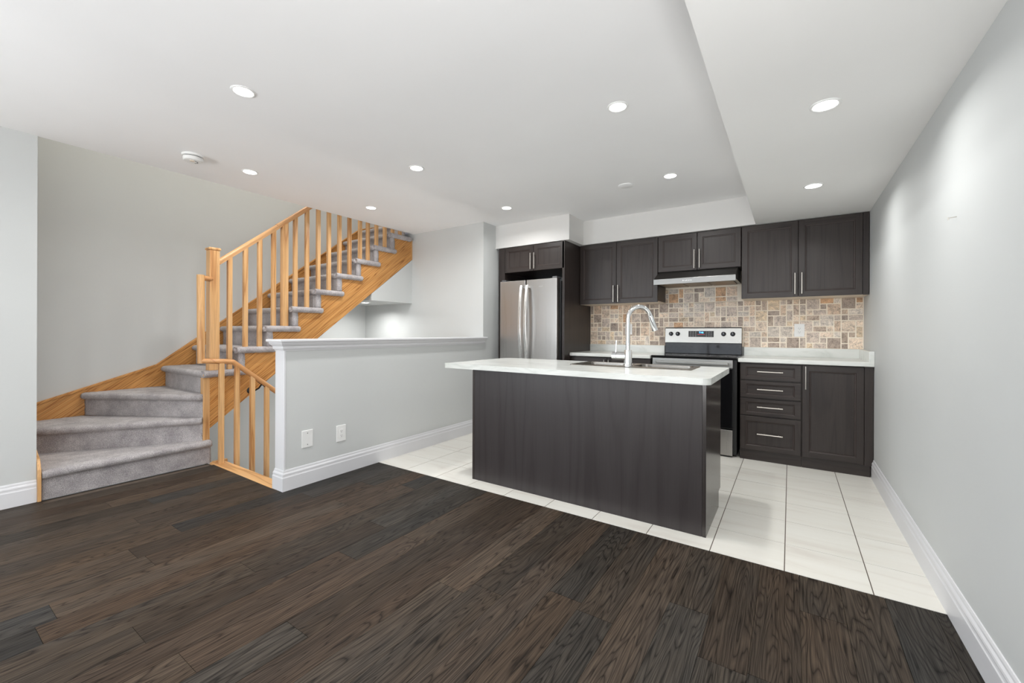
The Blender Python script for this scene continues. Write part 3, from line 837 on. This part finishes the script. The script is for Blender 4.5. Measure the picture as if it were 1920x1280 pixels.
MB().box(-2.064, -1.172, YD+.0195, YK-.001, .092, .876).build('body', DARK_Z, lc)
MB().box(-2.064, -1.172, YD+.026, YK-.05, 0, .092).build('toe_kick', DARK_X, lc)
add_front(lc, 'door', -2.06, -1.635, .094, .870, YD, (-1.660, .75), .192, True)
add_front(lc, 'door', -1.635, -1.174, .094, .870, YD, (-1.610, .75), .192, True)

YC = 4.265
def counter(name, x0, x1, label, side=False):
    t = thing(name, ((x0+x1)/2, 4.56, .876), label, 'countertop')
    MB().box(x0, x1, YC, YK-.001, .876, .912).build('slab', COUNTER, t, bev=.006, seg=3)
    MB().box(x0, x1-(.022 if side else 0), YT-.018, YK-.001, .910, .995).build('backsplash_curb', COUNTER, t, bev=.003)
    if side: MB().box(x1-.034, x1, YC+.001, YT-.001, .876, .996).build('side_curb', COUNTER, t, bev=.003)
    return t
counter('countertop', -2.064, -1.171, 'white marble-look countertop between the fridge panel and the stove')
counter('countertop', -.392, XR-.001, 'white marble-look countertop over the four drawers, with a raised side curb', True)

# ------------------------------------------------------------------ stone backsplash
bsx0, U = -2.064, .0524
T = MB(); T.col = []
PAL = {'c': (232, 213, 194), 't': (222, 198, 176), 'g': (208, 193, 181), 'd': (172, 156, 144), 'o': (208, 168, 132), 'l': (220, 209, 198), 'b': (194, 175, 159), 'y': (226, 205, 178)}
used = set()
ncol = int((XR-bsx0)/U)+1
XRIGHT = XR - .004
def tile(c, r, w, h, k):
    """column from the right edge (0 = last), row from the top of the main field"""
    xb = XRIGHT - c*U; xa = xb - w*U; zt = 1.465 - r*U; zb = zt - h*U
    g_ = random.uniform(.0022, .0036)
    xa, xb, zb = max(xa+g_, bsx0+.002), xb-g_, max(zb+g_, .996)
    if xb-xa < .012 or zt-g_-zb < .010: return
    n0 = len(T.v)
    y0, e = YT-.0045, .004
    T.add([(xa, YK-.004, zb), (xb, YK-.004, zb), (xb, YK-.004, zt-g_), (xa, YK-.004, zt-g_),
           (xa, y0+.003, zb), (xb, y0+.003, zb), (xb, y0+.003, zt-g_), (xa, y0+.003, zt-g_),
           (xa+e, y0, zb+e), (xb-e, y0, zb+e), (xb-e, y0, zt-g_-e), (xa+e, y0, zt-g_-e)],
          [(0, 4, 7, 3), (1, 2, 6, 5), (0, 1, 5, 4), (3, 7, 6, 2), (4, 5, 9, 8), (5, 6, 10, 9), (6, 7, 11, 10), (7, 4, 8, 11), (8, 9, 10, 11)])
    j = random.uniform(.88, 1.12); cl = srgb(*PAL[k])
    T.col += [(cl[0]*j, cl[1]*j, cl[2]*j, 1)]*(len(T.v)-n0)
LAY = [(9, 0, 1, 1, 't'), (8, 0, 1, 1, 'd'), (6, 0, 2, 2, 'g'), (4, 0, 2, 1, 'o'), (3, 0, 1, 1, 'l'), (1, 0, 2, 2, 'd'), (0, 0, 1, 1, 'o'),
       (9, 1, 1, 2, 'b'), (8, 1, 1, 2, 'g'), (5, 1, 1, 1, 'd'), (3, 1, 2, 2, 't'), (0, 1, 1, 1, 'c'),
       (7, 2, 1, 1, 'c'), (5, 2, 2, 1, 'g'), (2, 2, 1, 1, 't'), (0, 2, 2, 1, 'l'),
       (9, 3, 1, 1, 'c'), (8, 3, 1, 1, 'y'), (6, 3, 2, 1, 'b'), (4, 3, 2, 2, 'l'), (3, 3, 1, 1, 'g'), (2, 3, 1, 1, 'd'), (0, 3, 2, 1, 'g'),
       (9, 4, 1, 1, 't'), (7, 4, 2, 2, 'g'), (6, 4, 1, 1, 'l'), (3, 4, 1, 2, 't'), (1, 4, 2, 2, 'c'), (0, 4, 1, 1, 'c'),
       (9, 5, 1, 1, 't'), (5, 5, 2, 1, 'b'), (4, 5, 1, 1, 'c'), (0, 5, 1, 2, 'y'),
       (9, 6, 1, 1, 'l'), (8, 6, 1, 1, 'c'), (6, 6, 2, 2, 'g'), (4, 6, 2, 1, 'c'), (3, 6, 1, 1, 'l'), (2, 6, 1, 2, 'b'), (1, 6, 1, 1, 'b'),
       (9, 7, 2, 2, 'd'), (8, 7, 1, 2, 'g'), (5, 7, 1, 1, 'g'), (3, 7, 2, 2, 'd'), (0, 7, 2, 2, 'c'), (7, 8, 1, 1, 'y'), (5, 8, 2, 1, 'g'), (2, 8, 1, 1, 'd')]
def occupy(c, r, w, h): 
    for i in range(w):
        for j in range(h): used.add((c+i, r+j))
def is_free(c, r, w, h, ok):
    return all((c+i, r+j) not in used and ok(c+i, r+j) for i in range(w) for j in range(h))
for c, r, w, h, k in LAY: tile(c, r, w, h, k); occupy(c, r, w, h)
chood = [int(round((XRIGHT+.393)/U)), int(round((XRIGHT+1.168)/U))]
def okc(c, r):
    if c > ncol or r > 8: return False
    if r >= 0: return True
    return r >= -3 and chood[0]+1 <= c < chood[1]
W_ = 'cccctttggggllbbdddoyy'
for r in range(-3, 9):
    for c in range(0, ncol+1):
        if (c, r) in used or not okc(c, r): continue
        opts = [(2, 2)]*5 + [(2, 1)]*5 + [(1, 2)]*3 + [(1, 1)]*4
        random.shuffle(opts)
        for w, h in opts+[(1, 1)]:
            if is_free(c, r, w, h, okc): break
        tile(c, r, w, h, random.choice(W_)); occupy(c, r, w, h)
bsp = thing('backsplash', (-.75, YT, .99), 'mosaic of square and oblong tumbled stone tiles behind the stove and counters', 'backsplash')
T.build('stone_tiles', STONE, bsp)
m_ = MB().box(bsx0, XR-.001, YT-.0028, YK-.0005, .9955, 1.462); m_.box(-1.166, -.393, YT-.0028, YK-.0005, 1.46, 1.77)
m_.build('grout', CGROUT, bsp)

# ------------------------------------------------------------------ range hood
hd = thing('range_hood', (-.78, 4.6, 1.62), 'stainless steel range hood under the short cabinet above the stove', 'range hood')
hx0, hx1, hyf = -1.160, -.418, 4.335
sh = MB()
sh.prism([(hyf, 1.622), (hyf, 1.677), (YU+.01, 1.771), (YT-.007, 1.771), (YT-.007, 1.640), (hyf+.02, 1.640), (hyf+.02, 1.622)], 'X', hx0, hx1)
sh.build('canopy', STEEL_K, hd, bev=.002)
for k in range(3):
    w = (hx1-hx0-.05)/3; xa = hx0+.025+k*w
    MB().box(xa+.006, xa+w-.006, hyf+.05, YK-.06, 1.632, 1.6405).build('filter', FILTER, hd, bev=.003)
for k in range(5):
    xk = -.875 + k*.018
    MB().lathe([(.0045, 0), (.0045, -.004), (.0005, -.005)], (xk, hyf, 1.651), 'Y', 12).build('button', CHROME, hd, smooth=True)

# ------------------------------------------------------------------ stove
rg = thing('stove', (-.78, 4.55, 0), 'stainless and black electric stove between the two back counters', 'stove')
rx0, rx1, ry = -1.160, -.404, 4.285
MB().box(rx0, rx1, ry+.03, YT-.02, .02, .893).build('body', BLACKM, rg)
ck = MB().box(rx0-.004, rx1+.004, ry-.012, YT-.055, .893, .914).build('cooktop', BLACK, rg, bev=.005, seg=3)
for cx, cy, rr in [(-.97, 4.42, .10), (-.58, 4.42, .08), (-.97, 4.66, .075), (-.58, 4.66, .10)]:
    bn = MB()
    for k in range(28):
        a, a2 = 2*PI*k/28, 2*PI*(k+1)/28
        bn.add([(cx+rr*math.cos(a), cy+rr*math.sin(a), .9143), (cx+rr*math.cos(a2), cy+rr*math.sin(a2), .9143), (cx+(rr-.003)*math.cos(a2), cy+(rr-.003)*math.sin(a2), .9143), (cx+(rr-.003)*math.cos(a), cy+(rr-.003)*math.sin(a), .9143)], [(0, 1, 2, 3)])
    bn.build('burner_ring', GREYP, ck)
MB().box(rx0+.006, rx1-.03, ry-.002, ry+.03, .815, .890).build('front_strip', STEEL_X, rg, bev=.003)
dr = MB().box(rx0+.006, rx1-.03, ry-.006, ry+.03, .262, .812).build('oven_door', BLACK, rg, bev=.004)
hm = MB(); hm.box(rx0+.05, rx1-.062, ry-.055, ry-.035, .838, .866)
for x in (rx0+.075, rx1-.095): hm.box(x-.012, x+.012, ry-.04, ry-.001, .842, .862)
hm.build('handle', STEEL_X, dr, bev=.006, seg=3)
MB().box(rx0+.006, rx1-.03, ry-.008, ry+.03, .016, .250).build('drawer', STEEL_Z, rg, bev=.004)
for x in (rx0+.05, rx1-.05):
    for y in (ry+.07, YT-.08): MB().box(x-.02, x+.02, y-.02, y+.02, 0, .021).build('foot', BLACKM, rg)
# back guard with the controls
by0 = YT-.052
MB().prism([(by0-.012, .914), (by0-.004, 1.032), (YT-.006, 1.032), (YT-.006, .914)], 'X', rx0+.006, rx1-.002).build('back_riser', BLACK, rg, bev=.004)
pn = MB().prism([(by0-.016, 1.030), (by0, 1.188), (by0+.012, 1.193), (YT-.006, 1.193), (YT-.006, 1.030)], 'X', rx0+.004, rx1-.002).build('control_panel', STEEL_X, rg, bev=.004, seg=3)
MB().box(rx0+.008, rx1-.006, by0+.002, YT-.006, 1.192, 1.197).build('panel_cap', GREYP, rg, bev=.001)
def py(z): return by0-.016 + .016*(z-1.03)/.158
zc = 1.127
dsp = MB().prism([(py(1.092)-.002, 1.094), (py(1.160)-.002, 1.158), (py(1.16)+.006, 1.158), (py(1.092)+.006, 1.094)], 'X', -.912, -.665).build('display', BLACK, rg)
def text(s, size, loc, mat, parent, name):
    cu = bpy.data.curves.new(name, 'FONT'); cu.body = s; cu.size = size; cu.align_x = 'CENTER'; cu.extrude = .0003
    o = bpy.data.objects.new(name, cu); COL.objects.link(o)
    dg = bpy.context.evaluated_depsgraph_get(); me = bpy.data.meshes.new_from_object(o.evaluated_get(dg))
    bpy.data.objects.remove(o); me.materials.clear(); me.materials.append(mat); me.name = name
    o2 = bpy.data.objects.new(name, me); COL.objects.link(o2); o2.parent = parent
    o2.rotation_euler = (PI/2-.1, 0, 0); o2.location = Vector(loc)-ORG[parent]
    return o2
text('7:46', .026, (-.785, py(1.133)-.0032, 1.133), BLUE, dsp, 'clock_digits')
rd_ = MB().box(-.822, -.752, py(1.122)-.0034, py(1.122)-.001, 1.1205, 1.1235); rd_.build('red_legend', RED, dsp)
for x in (-.89, -.865, -.84, -.735, -.71, -.69):
    for z in (1.106, 1.126, 1.146): MB().box(x-.005, x+.005, py(z)-.0032, py(z)-.001, z-.0018, z+.0018).build('button_legend', LEGEND, dsp)
for x in (-1.092, -1.022, -.572, -.488):
    kb = MB().lathe([(.023, -.001), (.023, -.006), (.018, -.008), (.017, -.024), (.014, -.027), (.0005, -.027)], (x, py(zc), zc), 'Y', 24).build('knob', BLACK, rg, smooth=True)
    MB().box(x-.0012, x+.0012, py(zc)-.0285, py(zc)-.026, zc-.002, zc+.014).build('pointer', LEGEND, kb)
MB().lathe([(.008, 0), (.008, -.0015), (.0005, -.002)], (-.432, py(1.052), 1.052), 'Y', 16).build('badge', WHITE, rg)

# ------------------------------------------------------------------ fridge
fg = thing('fridge', (-2.5, 4.45, 0), 'stainless steel french-door fridge standing in the dark cabinet surround', 'fridge')
fx0, fx1, fs, fyf = -2.878, -2.118, -2.517, 4.060
MB().box(fx0+.012, fx1-.004, fyf+.085, YK-.08, .03, 1.715).build('body', GREYP, fg, bev=.004)
MB().box(fx0+.02, fx1-.02, fyf+.075, fyf+.087, .06, 1.70).build('gasket', BLACKM, fg)
d1 = MB().box(fx0, fs-.006, fyf, fyf+.075, .755, 1.735).build('door', STEEL_Z, fg, bev=.007, seg=3)
d2_ = MB().box(fs+.006, fx1, fyf, fyf+.075, .755, 1.735).build('door', STEEL_Z, fg, bev=.007, seg=3)
d3_ = MB().box(fx0, fx1, fyf, fyf+.075, .075, .745).build('freezer_drawer', STEEL_Z, fg, bev=.007, seg=3)
MB().box(fx0+.02, fx1-.02, fyf+.06, fyf+.11, 0, .07).build('kick_grille', BLACKM, fg)
for x in (fx0+.04, fx1-.04): MB().box(x-.03, x+.03, fyf+.02, fyf+.13, 1.735, 1.755).build('hinge_cover', GREYP, fg, bev=.004)
def fhandle(d, x):
    n = 15; vs = []; w = .0165
    for i in range(n):
        t = i/(n-1); z = .80 + (1.675-.80)*t
        y = fyf - .016 - .078*math.sin(PI*(.12+.76*t))
        for dx, dy in ((-w, 0), (w, 0), (w, .016), (-w, .016)): vs.append((x+dx, y+dy, z))
    fs_ = [(i*4+j, i*4+(j+1) % 4, (i+1)*4+(j+1) % 4, (i+1)*4+j) for i in range(n-1) for j in range(4)] + [(0, 1, 2, 3), (n*4-1, n*4-2, n*4-3, n*4-4)]
    m_ = MB().add(vs, fs_)
    for z in (.82, 1.655): m_.box(x-.012, x+.012, fyf-.034, fyf+.001, z-.014, z+.014)
    m_.build('handle', STEEL_H, d, bev=.003)
fhandle(d1, -2.552); fhandle(d2_, -2.478)
m_ = MB().box(fx0+.06, fx1-.06, fyf-.06, fyf-.045, .66, .69)
for x in (fx0+.09, fx1-.09): m_.box(x-.014, x+.014, fyf-.05, fyf+.001, .662, .688)
m_.build('handle', STEEL_H, d3_, bev=.004)
MB().box(-2.345, -2.300, fyf-.0012, fyf, 1.648, 1.654).build('badge', STEEL_H, d2_)

# ------------------------------------------------------------------ island
il = thing('kitchen_island', (-1.216, 2.82, 0), 'dark-stained kitchen island cabinet standing on the white floor tiles', 'island')
ix0, ix1, iy0, iy1, itop = -2.048, -.386, 2.526, 3.10, .850
MB().box(ix0+.012, ix1-.012, iy0+.018, iy1-.02, .10, .69).build('body', DARK_Z, il)
MB().box(ix0+.03, ix1-.03, iy0+.02, iy1-.09, 0, .10).build('toe_kick', BLACKM, il)
MB().box(ix0+.021, ix1-.021, iy0+.001, iy0+.019, .001, itop).build('front_panel', DARKP, il)
MB().prism([(iy0, .0), (iy1-.075, .0), (iy1-.075, .105), (iy1, .105), (iy1, itop), (iy0, itop)], 'X', ix1-.020, ix1).build('end_panel', DARKG, il, bev=.001)
MB().prism([(iy0, .0), (iy1-.075, .0), (iy1-.075, .105), (iy1, .105), (iy1, itop), (iy0, itop)], 'X', ix0, ix0+.020).build('end_panel', DARK_Z, il, bev=.001)
for k in range(4):
    w = (ix1-ix0-.06)/4; xa = ix0+.03+k*w
    m_ = MB(); m_.box(xa+.002, xa+w-.002, iy1-.02, iy1-.001, .11, itop-.01)
    m_.build('door', DARK_Z, il, bev=.002)
# worktop with a sink cut-out and rounded corners
sx0, sx1, sy0, sy1 = -1.435, -.548, 2.955, 3.345
wt = thing('island_countertop', (-1.33, 2.95, itop), 'white marble-look island worktop with rounded corners and a breakfast overhang', 'countertop')
ox0, ox1, oy0, oy1, zt = -2.315, -.362, 2.490, 3.390, .887
bm = bmesh.new()
out = []
for cx, cy, a0, r_ in [(ox1, oy0, -90, .045), (ox1, oy1, 0, .045), (ox0, oy1, 90, .09), (ox0, oy0, 180, .02)]:
    sx = -1 if cx == ox1 else 1; sy = 1 if cy == oy0 else -1
    for i in range(9):
        a = math.radians(a0 + 90*i/8); out.append((cx+sx*r_+r_*math.cos(a), cy+sy*r_+r_*math.sin(a)))
inn = [(sx0+.02, sy0+.02), (sx1-.02, sy0+.02), (sx1-.02, sy1-.02), (sx0+.02, sy1-.02)]
def ring(z): return [bm.verts.new((x, y, z)) for x, y in out], [bm.verts.new((x, y, z)) for x, y in inn]
ot, it_ = ring(zt); ob, ib = ring(itop)
n = len(out)
for i in range(n): bm.faces.new((ob[i], ob[(i+1) % n], ot[(i+1) % n], ot[i]))
for i in range(4): bm.faces.new((it_[i], it_[(i+1) % 4], ib[(i+1) % 4], ib[i]))
for o_, i_ in ((ot, it_), (ob, ib)):
    es = []
    for L in (o_, i_):
        for a, b_ in zip(L, L[1:]+L[:1]): es.append(bm.edges.get((a, b_)) or bm.edges.new((a, b_)))
    bmesh.ops.triangle_fill(bm, use_beauty=True, edges=es)
bmesh.ops.recalc_face_normals(bm, faces=bm.faces)
me = bpy.data.meshes.new('slab'); 
for v in bm.verts: v.co -= ORG[wt]
bm.to_mesh(me); bm.free(); me.materials.append(COUNTER)
o = bpy.data.objects.new('slab', me); COL.objects.link(o); o.parent = wt; ORG[o] = ORG[wt]
bv = o.modifiers.new('bevel', 'BEVEL'); bv.width = .004; bv.segments = 2; bv.limit_method = 'ANGLE'; bv.angle_limit = math.radians(60)

# sink: rim and two bowls
sk_ = thing('sink', ((sx0+sx1)/2, (sy0+sy1)/2, .70), 'double-bowl stainless drop-in sink set in the island worktop', 'sink')
rim = MB(); zr = zt+.004
def rr_(x0, x1, y0, y1, r, n=6):
    P_ = []
    for cx, cy, a0 in [(x1-r, y0+r, -90), (x1-r, y1-r, 0), (x0+r, y1-r, 90), (x0+r, y0+r, 180)]:
        for i in range(n+1):
            a = math.radians(a0+90*i/n); P_.append((cx+r*math.cos(a), cy+r*math.sin(a)))
    return P_
bowls = [(sx0+.035, (sx0+sx1)/2-.018, sy0+.095, sy1-.028), ((sx0+sx1)/2+.018, sx1-.035, sy0+.095, sy1-.028)]
bm = bmesh.new()
lo = [bm.verts.new((x, y, zr)) for x, y in rr_(sx0, sx1, sy0, sy1, .03)]
lo2 = [bm.verts.new((x, y, zt+.0003)) for x, y in rr_(sx0-.002, sx1+.002, sy0-.002, sy1+.002, .03)]
n = len(lo)
for i in range(n): bm.faces.new((lo2[i], lo2[(i+1) % n], lo[(i+1) % n], lo[i]))
loops = [lo]
for bw in bowls: loops.append([bm.verts.new((x, y, zr)) for x, y in rr_(*bw, .045)])
es = []
for L in loops:
    for a, b_ in zip(L, L[1:]+L[:1]): es.append(bm.edges.get((a, b_)) or bm.edges.new((a, b_)))
bmesh.ops.triangle_fill(bm, use_beauty=True, edges=es)
bmesh.ops.recalc_face_normals(bm, faces=bm.faces)
for v in bm.verts: v.co -= ORG[sk_]
me = bpy.data.meshes.new('rim'); bm.to_mesh(me); bm.free(); me.materials.append(STEEL_S)
o = bpy.data.objects.new('rim', me); COL.objects.link(o); o.parent = sk_
for bw in bowls:
    P_ = rr_(*bw, .045); k = len(P_); cx, cy = (bw[0]+bw[1])/2, (bw[2]+bw[3])/2
    lv = [(1, zr), (.985, zr-.012), (.965, zr-.13), (.93, zr-.165), (.80, zr-.18), (.10, zr-.184)]
    vs = [(cx+(x-cx)*s, cy+(y-cy)*s, z) for s, z in lv for x, y in P_]
    fs = [(i*k+j, i*k+(j+1) % k, (i+1)*k+(j+1) % k, (i+1)*k+j) for i in range(len(lv)-1) for j in range(k)] + [tuple(range((len(lv)-1)*k, len(lv)*k))]
    bo = MB().add(vs, fs).build('bowl', STEEL_S, sk_, smooth=True, ang=60)
    MB().lathe([(.04, .001), (.04, .004), (.03, .003), (.0005, .001)], (cx, cy, zr-.184), 'Z', 24).build('drain', CHROME, bo, smooth=True)

# faucet
fx, fy = -.985, 3.005
fa = thing('faucet', (fx, fy, zr), 'tall chrome gooseneck faucet with pull-down head at the island sink', 'faucet')
MB().lathe([(.034, .0005), (.034, .010), (.0295, .014), (.0275, .115), (.026, .119), (.013, .120)], (fx, fy, zr), 'Z', 32).build('body', CHROME, fa, smooth=True)
sd_ = Vector((.70, .714, 0)).normalized()
pth = [Vector((fx, fy, zr+.115)), Vector((fx, fy, zr+.345))]
R_ = .092; cz = zr+.345
for i in range(1, 14):
    a = PI - (PI-.24)*i/13
    pth.append(Vector((fx, fy, cz)) + sd_*(R_+R_*math.cos(a)) + Vector((0, 0, R_*math.sin(a))))
MB().tube(pth, .0158, 18).build('neck', CHROME, fa, smooth=True)
e = pth[-1]; t_ = (pth[-1]-pth[-2]).normalized()
MB().tube([e-t_*.004, e+t_*.006, e+t_*.05, e+t_*.105, e+t_*.110], [.0170, .0185, .0195, .0230, .0220], 18).build('spray_head', CHROME, fa, smooth=True)
ld = Vector((-.93, -.05, 0)).normalized(); L0 = Vector((fx, fy, zr+.074))
lv_ = MB().tube([L0+ld*.015, L0+ld*.080], .0290, 20); lv_.tube([L0+ld*.080, L0+ld*.084, L0+ld*.114], [.0245, .0290, .0290], 20)
lv_.build('valve', CHROME, fa, smooth=True)
MB().tube([L0+ld*.09+Vector((0, 0, .018)), L0+ld*.085+Vector((0, 0, .115))], [.0050, .0045], 12).build('lever', CHROME, fa, smooth=True)
